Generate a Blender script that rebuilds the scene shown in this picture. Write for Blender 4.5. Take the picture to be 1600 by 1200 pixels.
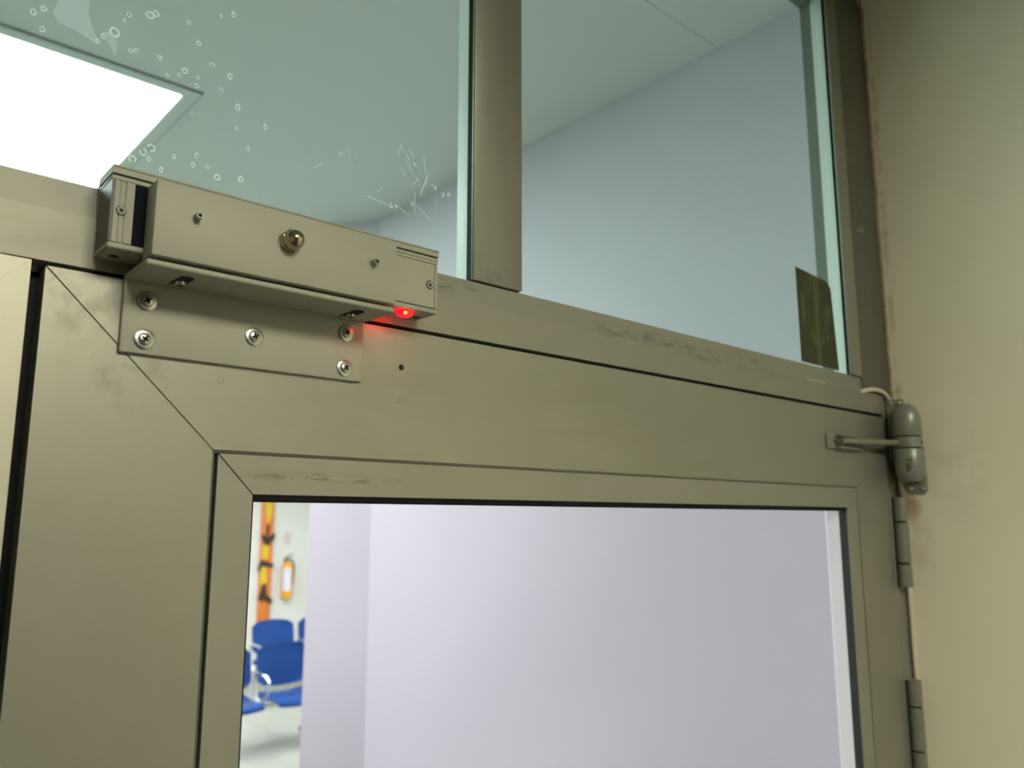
import bpy, bmesh, math, random
from mathutils import Vector, Matrix

random.seed(7)
C = bpy.context.scene.collection
sc = bpy.context.scene
for o in list(bpy.data.objects):
    bpy.data.objects.remove(o)

H = 2.1          # eye height above the floor (m); the door face lies in the plane y = 0
R = math.radians

# ------------------------------------------------------------------ camera
cam_d = bpy.data.cameras.new('camera')
cam = bpy.data.objects.new('camera', cam_d)
C.objects.link(cam)
sc.camera = cam
cam_d.sensor_fit = 'HORIZONTAL'
cam_d.sensor_width = 36.0
cam_d.lens = 36.0 * 1261.2 / 1600.0
cam_d.clip_start = 0.02
yaw, pitch = R(41.53), R(9.577)
fw = Vector((math.sin(yaw) * math.cos(pitch), math.cos(yaw) * math.cos(pitch), math.sin(pitch)))
cam.location = (0.0, -0.44, H)
cam.rotation_euler = fw.to_track_quat('-Z', 'Y').to_euler()
cam_d.dof.use_dof = True
cam_d.dof.focus_distance = 0.50
cam_d.dof.aperture_fstop = 10.0

# ------------------------------------------------------------------ world, exposure
w = bpy.data.worlds.new('world')
sc.world = w
w.use_nodes = True
w.node_tree.nodes['Background'].inputs[0].default_value = (0.9, 0.95, 1.0, 1)
w.node_tree.nodes['Background'].inputs[1].default_value = 0.02
sc.view_settings.view_transform = 'Standard'
sc.view_settings.look = 'None'
sc.view_settings.gamma = 1.0
sc.view_settings.use_curve_mapping = False
sc.view_settings.exposure = 0.0
NEAR_LAMP = 29.0      # emission of the lamp of the near room
HALL_LAMP = 9.8       # emission of the panels of the corridor and the hall
LED_POWER = 60.0


# ------------------------------------------------------------------ materials
def mat(name, col, rough=0.5, metal=0.0, noise=0.0, nscale=8.0, dirt=None, bump=0.0, bscale=60.0, emit=None,
        stretch=(1, 1, 1), spec=0.5, spots=()):
    m = bpy.data.materials.new(name)
    m.use_nodes = True
    nt = m.node_tree
    N, L = nt.nodes, nt.links
    b = N['Principled BSDF']
    b.inputs['Roughness'].default_value = rough
    b.inputs['Metallic'].default_value = metal
    b.inputs['Specular IOR Level'].default_value = spec
    base = tuple(col) + (1,)
    b.inputs['Base Color'].default_value = base
    geo = N.new('ShaderNodeNewGeometry')
    cur = None
    if noise:
        mp = N.new('ShaderNodeMapping')
        mp.inputs['Scale'].default_value = stretch
        L.new(geo.outputs['Position'], mp.inputs['Vector'])
        t = N.new('ShaderNodeTexNoise')
        t.inputs['Scale'].default_value = nscale
        t.inputs['Detail'].default_value = 6
        t.inputs['Roughness'].default_value = 0.6
        L.new(mp.outputs[0], t.inputs['Vector'])
        r = N.new('ShaderNodeMapRange')
        r.inputs['From Min'].default_value = 0.3
        r.inputs['From Max'].default_value = 0.7
        r.inputs['To Min'].default_value = 1 - noise
        r.inputs['To Max'].default_value = 1 + noise
        L.new(t.outputs['Fac'], r.inputs['Value'])
        mx = N.new('ShaderNodeMix')
        mx.data_type = 'RGBA'
        mx.blend_type = 'MULTIPLY'
        mx.inputs['Factor'].default_value = 1
        mx.inputs['A'].default_value = base
        cmb = N.new('ShaderNodeCombineColor')
        for k in range(3):
            L.new(r.outputs[0], cmb.inputs[k])
        L.new(cmb.outputs[0], mx.inputs['B'])
        cur = mx.outputs['Result']
    # stains: (centre, radii, colour, strength, noise scale, threshold)
    for (c, rad, scol, st, ns, th) in spots:
        mp = N.new('ShaderNodeMapping')
        mp.vector_type = 'POINT'
        mp.inputs['Location'].default_value = tuple(-c[k] / rad[k] for k in range(3))
        mp.inputs['Scale'].default_value = tuple(1 / rad[k] for k in range(3))
        L.new(geo.outputs['Position'], mp.inputs['Vector'])
        ln = N.new('ShaderNodeVectorMath')
        ln.operation = 'LENGTH'
        L.new(mp.outputs[0], ln.inputs[0])
        fall = N.new('ShaderNodeMapRange')
        fall.interpolation_type = 'SMOOTHSTEP'
        fall.inputs['From Min'].default_value = 1.0
        fall.inputs['From Max'].default_value = 0.25
        fall.inputs['To Min'].default_value = 0.0
        fall.inputs['To Max'].default_value = 1.0
        L.new(ln.outputs['Value'], fall.inputs['Value'])
        t = N.new('ShaderNodeTexNoise')
        t.inputs['Scale'].default_value = ns
        t.inputs['Detail'].default_value = 5
        t.inputs['Roughness'].default_value = 0.65
        st_map = N.new('ShaderNodeMapping')
        k_ = 0.22 if rad[0] > 4 * rad[2] else 1.0
        st_map.inputs['Scale'].default_value = (k_, k_, 1.0)
        L.new(geo.outputs['Position'], st_map.inputs['Vector'])
        L.new(st_map.outputs[0], t.inputs['Vector'])
        r = N.new('ShaderNodeMapRange')
        r.inputs['From Min'].default_value = th
        r.inputs['From Max'].default_value = th + 0.14
        r.inputs['To Min'].default_value = 0.0
        r.inputs['To Max'].default_value = st
        L.new(t.outputs['Fac'], r.inputs['Value'])
        mul = N.new('ShaderNodeMath')
        mul.operation = 'MULTIPLY'
        L.new(fall.outputs[0], mul.inputs[0])
        L.new(r.outputs[0], mul.inputs[1])
        mx = N.new('ShaderNodeMix')
        mx.data_type = 'RGBA'
        L.new(mul.outputs[0], mx.inputs['Factor'])
        if cur is not None:
            L.new(cur, mx.inputs['A'])
        else:
            mx.inputs['A'].default_value = base
        mx.inputs['B'].default_value = tuple(scol) + (1,)
        cur = mx.outputs['Result']
    if cur is not None:
        L.new(cur, b.inputs['Base Color'])
    if bump:
        t = N.new('ShaderNodeTexNoise')
        t.inputs['Scale'].default_value = bscale
        t.inputs['Detail'].default_value = 5
        L.new(geo.outputs['Position'], t.inputs['Vector'])
        bp = N.new('ShaderNodeBump')
        bp.inputs['Strength'].default_value = bump
        bp.inputs['Distance'].default_value = 0.002
        L.new(t.outputs['Fac'], bp.inputs['Height'])
        L.new(bp.outputs[0], b.inputs['Normal'])
    if emit:
        b.inputs['Emission Color'].default_value = tuple(emit[0]) + (1,)
        b.inputs['Emission Strength'].default_value = emit[1]
    return m


def glass_mat(name, tint, refl=0.05):
    m = bpy.data.materials.new(name)
    m.use_nodes = True
    nt = m.node_tree
    N, L = nt.nodes, nt.links
    N.remove(N['Principled BSDF'])
    out = N['Material Output']
    tr = N.new('ShaderNodeBsdfTransparent')
    tr.inputs[0].default_value = tuple(tint) + (1,)
    gl = N.new('ShaderNodeBsdfGlossy')
    gl.inputs['Roughness'].default_value = 0.02
    gl.inputs[0].default_value = (0.9, 1.0, 0.95, 1)
    fr = N.new('ShaderNodeLayerWeight')
    fr.inputs['Blend'].default_value = refl
    mx = N.new('ShaderNodeMixShader')
    L.new(fr.outputs['Fresnel'], mx.inputs[0])
    L.new(tr.outputs[0], mx.inputs[1])
    L.new(gl.outputs[0], mx.inputs[2])
    L.new(mx.outputs[0], out.inputs['Surface'])
    return m


def film_mat(name, col, alpha):
    m = bpy.data.materials.new(name)
    m.use_nodes = True
    N, L = m.node_tree.nodes, m.node_tree.links
    N.remove(N['Principled BSDF'])
    d = N.new('ShaderNodeBsdfDiffuse')
    d.inputs[0].default_value = tuple(col) + (1,)
    t = N.new('ShaderNodeBsdfTranslucent')
    t.inputs[0].default_value = tuple(col) + (1,)
    ad = N.new('ShaderNodeMixShader')
    ad.inputs[0].default_value = 0.65
    L.new(d.outputs[0], ad.inputs[1])
    L.new(t.outputs[0], ad.inputs[2])
    tr = N.new('ShaderNodeBsdfTransparent')
    mx = N.new('ShaderNodeMixShader')
    mx.inputs[0].default_value = alpha
    L.new(tr.outputs[0], mx.inputs[1])
    L.new(ad.outputs[0], mx.inputs[2])
    L.new(mx.outputs[0], N['Material Output'].inputs['Surface'])
    return m


ALU = (0.292, 0.291, 0.240)
DK = (0.10, 0.09, 0.06)
zz = lambda v: v / 1000.0 + H
pp = lambda x, y, z: (x / 1000.0, y / 1000.0, zz(z))
M = {}
M['alu'] = mat('champagne aluminium', ALU, 0.43, 0.60, noise=0.05, nscale=9, spots=[
    (pp(122, 0, 96), (.040, .05, .055), (0.12, 0.115, 0.085), 0.5, 55, 0.50),
    (pp(100, 0, 110), (.030, .05, .030), (0.12, 0.115, 0.085), 0.4, 40, 0.50),
    (pp(85, 0, 119), (.006, .02, .010), (0.20, 0.18, 0.13), 0.8, 80, 0.40),
    (pp(235, 0, 25), (.001, .05, .001), (0.14, 0.13, 0.09), 0.1, 160, 0.47),
    (pp(225, 0, 19), (.030, .05, .004), (0.20, 0.18, 0.13), 0.5, 160, 0.50),
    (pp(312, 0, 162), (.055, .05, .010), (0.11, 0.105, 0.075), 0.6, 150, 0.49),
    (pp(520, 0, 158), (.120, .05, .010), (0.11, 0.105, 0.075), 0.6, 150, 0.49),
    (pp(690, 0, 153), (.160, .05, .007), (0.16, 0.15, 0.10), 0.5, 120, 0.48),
    (pp(960, 0, 34), (.022, .05, .018), (0.42, 0.41, 0.35), 0.5, 90, 0.55),
    (pp(400, 0, 70), (.400, .05, .060), (0.23, 0.225, 0.18), 0.35, 14, 0.50),
])
M['alu_bead'] = mat('champagne aluminium bead', (0.285, 0.284, 0.235), 0.52, 0.45, noise=0.04, nscale=12, spots=[
    (pp(240, 0, 25), (.075, .05, .004), (0.10, 0.095, 0.07), 0.7, 300, 0.47),
    (pp(225, 0, 19), (.030, .05, .004), (0.20, 0.18, 0.13), 0.5, 160, 0.50),
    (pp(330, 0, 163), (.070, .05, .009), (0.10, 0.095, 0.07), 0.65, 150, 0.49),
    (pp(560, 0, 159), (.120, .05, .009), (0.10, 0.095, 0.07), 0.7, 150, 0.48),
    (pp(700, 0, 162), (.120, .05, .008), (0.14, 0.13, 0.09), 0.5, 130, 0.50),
])
M['alu_jamb_shade'] = mat('shaded champagne jamb', (0.125, 0.124, 0.098), 0.5, 0.2, noise=0.08, nscale=14, spots=[  # dark base stands in for the dim reflections on the upper jamb
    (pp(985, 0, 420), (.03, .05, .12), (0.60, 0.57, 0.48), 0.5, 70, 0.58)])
M['alu_rear_shade'] = mat('shaded rear aluminium', (0.20, 0.22, 0.20), 0.5, 0.2)  # flange tone darkened in colour for the grazing light it gets
M['alu_header'] = mat('champagne header', (0.272, 0.270, 0.220), 0.5, 0.45, noise=0.05, nscale=9, spots=[
    (pp(60, 0, 138), (.05, .05, .012), (0.16, 0.155, 0.12), 0.4, 40, 0.50),
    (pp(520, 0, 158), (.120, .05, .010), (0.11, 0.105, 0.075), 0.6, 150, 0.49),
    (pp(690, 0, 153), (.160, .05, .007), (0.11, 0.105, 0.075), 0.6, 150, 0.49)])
M['alu_mullion'] = mat('champagne mullion', (0.215, 0.215, 0.175), 0.42, 0.5, noise=0.03, nscale=12)
M['alu_leaf_lit'] = mat('brightened champagne fixed leaf', (0.45, 0.44, 0.355), 0.5, 0.55, noise=0.05, nscale=9)  # paler base paints the lamp sheen into this leaf
M['alu_corridor_lit'] = mat('aluminium brightened for corridor light', (0.92, 0.93, 0.97), 0.38, 0.15)  # near white colour stands in for corridor light caught by the rear beads
M['silver'] = mat('satin anodised silver', (0.345, 0.347, 0.285), 0.6, 0.15, noise=0.015, nscale=90)
M['silver_shaded'] = mat('shaded silver end cap', (0.09, 0.092, 0.09), 0.5, 0.2, noise=0.02, nscale=60)  # darkened in colour because little light reaches this end face
M['magnet'] = mat('dark blue magnet core', (0.008, 0.009, 0.02), 0.8, spec=0.1)
M['brass'] = mat('nickel plated brass', (0.42, 0.37, 0.26), 0.2, 1.0)
M['steel'] = mat('zinc steel', (0.40, 0.41, 0.385), 0.3, 1.0, noise=0.06, nscale=300)
M['steel_dull'] = mat('dull steel', (0.35, 0.34, 0.31), 0.4, 0.8)
M['black'] = mat('black rubber', (0.004, 0.004, 0.005), 0.5, spec=0.12)
M['hole'] = mat('dark recess', (0.01, 0.01, 0.009), 0.9)
M['gasket'] = mat('dark grey gasket', (0.03, 0.03, 0.03), 0.6)
M['closer'] = mat('grey enamel', (0.225, 0.23, 0.195), 0.33, 0.15, noise=0.02, nscale=80)
M['track'] = mat('beige enamel', (0.215, 0.21, 0.165), 0.4, 0.15)
M['plug_rim'] = mat('dull plug rim', (0.16, 0.15, 0.11), 0.7)
M['hinge'] = mat('grey hinge enamel', (0.20, 0.20, 0.165), 0.42, 0.2)
M['cable'] = mat('cream cable', (0.62, 0.585, 0.46), 0.5)
M['ink'] = mat('dark lettering', (0.035, 0.033, 0.03), 0.6)
M['residue'] = mat('tape residue', (0.20, 0.195, 0.16), 0.7, noise=0.2, nscale=180)
M['wall'] = mat('beige wall paint', (0.86, 0.83, 0.665), 0.75, noise=0.05, nscale=3.0, bump=0.25, bscale=45, spots=[
    (pp(1039, -12, 18), (.03, .016, .028), (0.42, 0.26, 0.10), 0.75, 60, 0.36),
    (pp(1039, -20, -30), (.03, .020, .060), (0.60, 0.52, 0.36), 0.35, 30, 0.40),
    (pp(1039, -8, 160), (.03, .010, .016), (0.36, 0.28, 0.16), 0.5, 70, 0.44),
    (pp(1039, -6, 420), (.03, .006, .350), (0.40, 0.31, 0.19), 0.5, 24, 0.42),
    (pp(1039, -70, 70), (.03, .050, .090), (0.66, 0.58, 0.42), 0.3, 16, 0.42),
])
M['caulk'] = mat('old caulk', (0.40, 0.33, 0.20), 0.8, noise=0.25, nscale=120)
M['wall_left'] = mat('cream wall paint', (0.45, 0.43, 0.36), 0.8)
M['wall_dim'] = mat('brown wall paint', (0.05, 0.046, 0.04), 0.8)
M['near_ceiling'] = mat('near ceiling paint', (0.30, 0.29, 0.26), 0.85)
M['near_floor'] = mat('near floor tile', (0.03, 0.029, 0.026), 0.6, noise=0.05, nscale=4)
M['white'] = mat('white corridor paint', (0.745, 0.715, 0.815), 0.6, noise=0.015, nscale=2)
M['ceil'] = mat('white corridor ceiling', (0.80, 0.81, 0.80), 0.75, noise=0.015, nscale=2)
M['hall'] = mat('hall wall paint', (0.82, 0.85, 0.79), 0.6)
M['floor'] = mat('pale floor tile', (0.38, 0.405, 0.345), 0.3, noise=0.06, nscale=3)
M['grout'] = mat('floor grout', (0.30, 0.315, 0.275), 0.6)
M['joint'] = mat('grey joint', (0.34, 0.36, 0.36), 0.8)
M['lightframe'] = mat('white light frame', (0.72, 0.74, 0.74), 0.5)
M['diffuser'] = mat('lit diffuser', (0.9, 0.9, 0.9), 0.5, emit=((0.97, 1.0, 0.98), HALL_LAMP))
M['near_diffuser'] = mat('lit near diffuser', (0.9, 0.9, 0.9), 0.5, emit=((1.0, 0.955, 0.75), NEAR_LAMP))
M['led'] = mat('red led lens', (0.7, 0.01, 0.02), 0.3, emit=((1.0, 0.0005, 0.003), LED_POWER * 0.25))
M['led_core'] = mat('led chip', (0.9, 0.4, 0.05), 0.3, emit=((1.0, 0.012, 0.0005), LED_POWER))
M['glass'] = glass_mat('clear door glass', (0.975, 0.958, 0.985), 0.03)
M['tinted'] = glass_mat('greenish transom glass', (0.875, 0.965, 0.93), 0.05)
M['mark'] = film_mat('dried water mark', (0.90, 0.96, 0.98), 0.6)
M['haze'] = film_mat('wiped film on glass', (0.80, 0.88, 0.95), 0.14)
M['scratch'] = film_mat('paint scratches', (0.92, 0.95, 0.93), 0.55)
M['smear'] = film_mat('pale glue smears', (0.90, 0.94, 0.92), 0.32)
M['blue'] = mat('blue seat plastic', (0.008, 0.058, 0.25), 0.4, spec=0.3)
M['chrome'] = mat('chrome tube', (0.75, 0.76, 0.78), 0.2, 0.9)
M['orange'] = mat('orange board plastic', (0.80, 0.25, 0.05), 0.45)
M['yellow'] = mat('yellow strap', (0.80, 0.58, 0.03), 0.6)
M['strap'] = mat('dark strap', (0.05, 0.03, 0.02), 0.6)
M['ext'] = mat('yellow orange enamel', (0.95, 0.45, 0.03), 0.35)
M['paper'] = mat('white label paper', (0.80, 0.80, 0.84), 0.6)
M['pinksign'] = mat('faded pink sign', (0.72, 0.66, 0.62), 0.6)


def sticker_mat():
    m = mat('dark olive sticker', (0.045, 0.050, 0.016), 0.55)
    N, L = m.node_tree.nodes, m.node_tree.links
    b = N['Principled BSDF']
    tc = N.new('ShaderNodeTexCoord')
    # pale oval rim with blotchy filling, faded print seen from behind
    mp = N.new('ShaderNodeMapping')
    mp.inputs['Location'].default_value = (0.0, 0, -0.25)
    mp.inputs['Scale'].default_value = (26, 1, 20)
    L.new(tc.outputs['Object'], mp.inputs['Vector'])
    ln = N.new('ShaderNodeVectorMath')
    ln.operation = 'LENGTH'
    L.new(mp.outputs[0], ln.inputs[0])
    rp = N.new('ShaderNodeValToRGB')
    e = rp.color_ramp.elements
    e[0].position = 0.0
    e[0].color = (0.5, 0.5, 0.5, 1)
    e[1].position = 1.0
    e[1].color = (0.0, 0.0, 0.0, 1)
    for p_, v in ((0.55, 0.35), (0.72, 0.55), (0.85, 1.0), (0.92, 0.1)):
        n = e.new(p_)
        n.color = (v, v, v, 1)
    L.new(ln.outputs['Value'], rp.inputs['Fac'])
    t = N.new('ShaderNodeTexNoise')
    t.inputs['Scale'].default_value = 55
    t.inputs['Detail'].default_value = 4
    mp2 = N.new('ShaderNodeMapping')
    mp2.inputs['Scale'].default_value = (1.4, 1, 0.7)
    L.new(tc.outputs['Object'], mp2.inputs['Vector'])
    L.new(mp2.outputs[0], t.inputs['Vector'])
    r2 = N.new('ShaderNodeMapRange')
    r2.inputs['From Min'].default_value = 0.47
    r2.inputs['From Max'].default_value = 0.62
    L.new(t.outputs['Fac'], r2.inputs['Value'])
    mul = N.new('ShaderNodeMath')
    mul.operation = 'MULTIPLY'
    L.new(rp.outputs[0], mul.inputs[0])
    L.new(r2.outputs[0], mul.inputs[1])
    # pale vertical ribbon below the oval
    wv = N.new('ShaderNodeSeparateXYZ')
    L.new(tc.outputs['Object'], wv.inputs[0])
    ab = N.new('ShaderNodeMath')
    ab.operation = 'ABSOLUTE'
    L.new(wv.outputs[0], ab.inputs[0])
    rb = N.new('ShaderNodeMapRange')
    rb.inputs['From Min'].default_value = 0.007
    rb.inputs['From Max'].default_value = 0.002
    L.new(ab.outputs[0], rb.inputs['Value'])
    m2 = N.new('ShaderNodeMath')
    m2.operation = 'MULTIPLY'
    m2.inputs[1].default_value = 0.7
    L.new(rb.outputs[0], m2.inputs[0])
    mx_ = N.new('ShaderNodeMath')
    mx_.operation = 'MAXIMUM'
    L.new(mul.outputs[0], mx_.inputs[0])
    L.new(m2.outputs[0], mx_.inputs[1])
    mx = N.new('ShaderNodeMix')
    mx.data_type = 'RGBA'
    L.new(mx_.outputs[0], mx.inputs['Factor'])
    mx.inputs['A'].default_value = (0.030, 0.037, 0.011, 1)
    mx.inputs['B'].default_value = (0.105, 0.13, 0.042, 1)
    L.new(mx.outputs['Result'], b.inputs['Base Color'])
    return m


M['sticker'] = sticker_mat()


# ------------------------------------------------------------------ mesh builder (coordinates in mm, z from eye level)
class MB:
    def __init__(self):
        self.v = []
        self.f = []

    def add(self, bm):
        k = len(self.v)
        bm.verts.index_update()
        self.v += [tuple(x.co) for x in bm.verts]
        self.f += [tuple(k + x.index for x in f.verts) for f in bm.faces]
        bm.free()
        return self

    def box(self, x0, x1, y0, y1, z0, z1, bev=0.0, seg=2):
        bm = bmesh.new()
        bmesh.ops.create_cube(bm, size=1.0)
        for q in bm.verts:
            q.co = ((x0 + x1) / 2 + q.co.x * (x1 - x0), (y0 + y1) / 2 + q.co.y * (y1 - y0), (z0 + z1) / 2 + q.co.z * (z1 - z0))
        if bev:
            bmesh.ops.bevel(bm, geom=bm.edges[:], offset=bev, segments=seg, profile=0.5, affect='EDGES', clamp_overlap=True)
        return self.add(bm)

    def prism(self, poly, axis, a, b, bev=0.0, seg=2):
        """polygon in the plane normal to axis ('y': (x,z), 'x': (y,z), 'z': (x,y)), extruded from a to b"""
        bm = bmesh.new()

        def P(p, h):
            return {'y': (p[0], h, p[1]), 'x': (h, p[0], p[1]), 'z': (p[0], p[1], h)}[axis]
        A = [bm.verts.new(P(p, a)) for p in poly]
        B = [bm.verts.new(P(p, b)) for p in poly]
        n = len(poly)
        bm.faces.new(A)
        bm.faces.new(B[::-1])
        for i in range(n):
            bm.faces.new((A[i], B[i], B[(i + 1) % n], A[(i + 1) % n]))
        bmesh.ops.recalc_face_normals(bm, faces=bm.faces[:])
        if bev:
            bmesh.ops.bevel(bm, geom=bm.edges[:], offset=bev, segments=seg, profile=0.5, affect='EDGES', clamp_overlap=True)
        return self.add(bm)

    def lathe(self, prof, o, ax, seg=28, rot=0.0):
        """profile [(radius, height)] turned about the axis ax from point o"""
        z = Vector(ax).normalized()
        x = z.orthogonal().normalized() if abs(z.z) < 0.9 else Vector((1, 0, 0))
        if abs(z.z) < 0.9:
            x = Vector((0, 0, 1))
            x = (x - z * x.dot(z)).normalized()
        y = z.cross(x)
        o = Vector(o)
        bm = bmesh.new()
        rings = []
        for r, h in prof:
            if r < 1e-6:
                rings.append([bm.verts.new(o + z * h)])
            else:
                rings.append([bm.verts.new(o + z * h + (x * math.cos(rot + 2 * math.pi * i / seg) + y * math.sin(rot + 2 * math.pi * i / seg)) * r) for i in range(seg)])
        for p, q in zip(rings, rings[1:]):
            for i in range(seg):
                j = (i + 1) % seg
                if len(p) == 1 and len(q) == 1:
                    continue
                if len(p) == 1:
                    bm.faces.new((p[0], q[i], q[j]))
                elif len(q) == 1:
                    bm.faces.new((p[i], q[0], p[j]))
                else:
                    bm.faces.new((p[i], q[i], q[j], p[j]))
        if len(rings[0]) > 1:
            bm.faces.new(rings[0][::-1])
        if len(rings[-1]) > 1:
            bm.faces.new(rings[-1])
        bmesh.ops.recalc_face_normals(bm, faces=bm.faces[:])
        return self.add(bm)

    def cyl(self, o, ax, r, h, seg=24, bev=0.0):
        b = min(bev, r * 0.5, h * 0.4)
        if b:
            return self.lathe([(r - b, 0), (r, b), (r, h - b), (r - b, h)], o, ax, seg)
        return self.lathe([(r, 0), (r, h)], o, ax, seg)

    def tube(self, pts, r, seg=10):
        pts = [Vector(p) for p in pts]
        bm = bmesh.new()
        rings = []
        n = len(pts)
        up = None
        for i, p in enumerate(pts):
            t = (pts[min(i + 1, n - 1)] - pts[max(i - 1, 0)]).normalized()
            if up is None:
                up = t.orthogonal().normalized()
            up = (up - t * up.dot(t)).normalized()
            s = t.cross(up)
            rings.append([bm.verts.new(p + (up * math.cos(2 * math.pi * k / seg) + s * math.sin(2 * math.pi * k / seg)) * r) for k in range(seg)])
        for a, b in zip(rings, rings[1:]):
            for k in range(seg):
                bm.faces.new((a[k], a[(k + 1) % seg], b[(k + 1) % seg], b[k]))
        bm.faces.new(rings[0][::-1])
        bm.faces.new(rings[-1])
        bmesh.ops.recalc_face_normals(bm, faces=bm.faces[:])
        return self.add(bm)

    def build(self, name, m, parent=None, origin=None, label=None, kind=None):
        if parent is not None:
            org = wloc(parent)
        elif origin is not None:
            org = Vector(pp(*origin))
        else:
            xs, ys, zs = zip(*self.v)
            org = Vector(pp((min(xs) + max(xs)) / 2, (min(ys) + max(ys)) / 2, min(zs)))
        me = bpy.data.meshes.new(name)
        me.from_pydata([Vector(pp(*q)) - org for q in self.v], [], self.f)
        me.validate()
        me.update()
        for p in me.polygons:
            p.use_smooth = True
        me.set_sharp_from_angle(angle=R(32))
        me.materials.append(M[m] if isinstance(m, str) else m)
        o = bpy.data.objects.new(name, me)
        C.objects.link(o)
        if parent is not None:
            o.parent = parent
        else:
            o.location = org
        if label:
            o['label'] = label
        if kind:
            o['kind'] = kind
        return o


def wloc(o):
    v = Vector((0, 0, 0))
    while o is not None:
        v = v + o.location
        o = o.parent
    return v


def thing(name, label, cat, loc, group=None):
    o = bpy.data.objects.new(name, None)
    C.objects.link(o)
    o.empty_display_size = 0.02
    o.location = pp(*loc)
    o['label'] = label
    o['category'] = cat
    if group:
        o['group'] = group
    return o


def tag(o, label, cat, group=None):
    o['label'] = label
    o['category'] = cat
    if group:
        o['group'] = group
    return o


def root(name, loc):
    o = bpy.data.objects.new(name, None)
    C.objects.link(o)
    o.empty_display_size = 0.02
    o.location = pp(*loc)
    o['kind'] = 'structure'
    return o


def struct(name, mb, m):
    return mb.build(name, m, kind='structure')


def copy_tree(o, parent=None):
    c = o.copy()
    C.objects.link(c)
    if parent is not None:
        c.parent = parent
    for ch in list(o.children):
        copy_tree(ch, c)
    return c


FLOOR = -H * 1000

# ------------------------------------------------------------------ room shell
struct('floor', MB().box(-3200, 6400, -3600, 10700, FLOOR - 60, FLOOR - 6), 'grout')
fl = bpy.data.objects['floor']
tile_me = None
for i in range(11):
    for j in range(14):
        x0, y0 = 1500 + i * 400, 3600 + j * 480
        if tile_me is None:
            t = MB().box(x0 + 2, x0 + 398, y0 + 2, y0 + 478, FLOOR - 6, FLOOR, 1.0, 1).build('tile', 'floor', fl)
            tile_me, t0 = t, (x0, y0)
        else:
            t = tile_me.copy()
            t.location = ((x0 - t0[0]) / 1000, (y0 - t0[1]) / 1000, 0)
            C.objects.link(t)
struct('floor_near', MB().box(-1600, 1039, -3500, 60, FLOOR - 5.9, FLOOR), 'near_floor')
struct('floor_corridor', MB().box(-3000, 6200, 61, 3599, FLOOR - 5.9, FLOOR), 'floor')

struct('wall_right', MB().box(1039, 1130, -3500, 38, FLOOR, 760), 'wall')
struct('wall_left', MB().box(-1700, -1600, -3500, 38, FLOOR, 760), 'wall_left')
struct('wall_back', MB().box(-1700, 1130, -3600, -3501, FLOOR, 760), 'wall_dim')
struct('wall_front', MB().box(-1600, 1038, 0, 38, 716, 1000), 'white')
struct('wall_front_side', MB().box(-1600, -905.5, 0, 38, FLOOR, 715), 'wall')
# ceiling of the near room with the opening of its recessed lamp
LX0, LX1, LY0, LY1, LH = -220, 520, -1950, -1200, 50
c = MB()
c.box(-1600, 1039, -3500, LY0, 760, 890)
c.box(-1600, 1039, LY1, -1, 760, 890)
c.box(-1600, LX0, LY0, LY1, 760, 890)
c.box(LX1, 1039, LY0, LY1, 760, 890)
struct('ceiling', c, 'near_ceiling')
# corridor beyond the door
CZ = 903
struct('wall_corridor', MB().prism([(1250, 39), (1250, 1580), (1145, 1748), (1300, 1850), (1600, 1850), (1600, 39)], 'z', FLOOR, CZ), 'white')
struct('wall_corridor_end', MB().box(1131, 1600, 0, 38, FLOOR, CZ), 'white')
cc = root('ceiling_corridor', (1000, 3000, CZ))
MB().box(-3000, 6200, 39, 369.4, CZ, CZ + 30, 1.0, 1).build('panel', 'ceil', cc)
MB().box(-3000, 6200, 370.2, 10300, CZ, CZ + 30, 1.0, 1).build('panel', 'ceil', cc)
struct('wall_far', MB().box(-3000, 6200, 10300, 10400, FLOOR, CZ), 'hall')
struct('wall_hall_left', MB().box(-3100, -3000, 39, 10400, FLOOR, CZ), 'hall')
struct('wall_hall_right', MB().box(6200, 6300, 39, 10400, FLOOR, CZ), 'hall')
struct('wall_hall_front', MB().box(-3000, -1700, 0, 38, FLOOR, CZ), 'hall')
struct('wall_hall_return', MB().box(1601, 6200, 1750, 1850, FLOOR, CZ), 'hall')


# ------------------------------------------------------------------ transom window, header and jamb
win = root('window_1', (60, 20, 126))
MB().prism([(-900, 126.6), (80, 126.6), (1008.5, 129.4), (1008.5, 153.4), (-900, 153.4)], 'y', 0, 38).build('header', 'alu_header', win)
MB().prism([(2.2, 153.5), (4.2, 171.6), (9.5, 171.6), (9.5, 153.5)], 'x', -900, 960).build('glazing_bead', 'alu_bead', win)
MB().box(-900, 1005, 15.5, 38, 153.5, 171).build('rear_bead', 'alu_corridor_lit', win)
# mullion: front cap, black gasket, rear half brightened in its colour
MB().box(353.3, 401.2, 1.0, 4.4, 172.2, 700, 0.9, 2).build('mullion', 'alu_mullion', win)
MB().box(353.6, 401, 4.5, 9.4, 172.2, 700).build('gasket', 'black', win)
MB().prism([(353.3, 9.5), (353.3, 21.5), (356, 23), (398, 23), (401, 21.5), (401, 9.5)], 'z', 172.2, 700).build('mullion_rear', 'alu_corridor_lit', win)
m_ = MB()
poly = [(364.7, 174.3), (370.8, 172.9), (376.4, 174.7), (386.6, 183.8), (387.2, 187.9), (378, 186.4), (368.9, 185.5), (364.9, 179)]
m_.prism(poly, 'y', 0.75, 1.05)
m_.build('tape_residue', 'residue', win)
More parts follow.
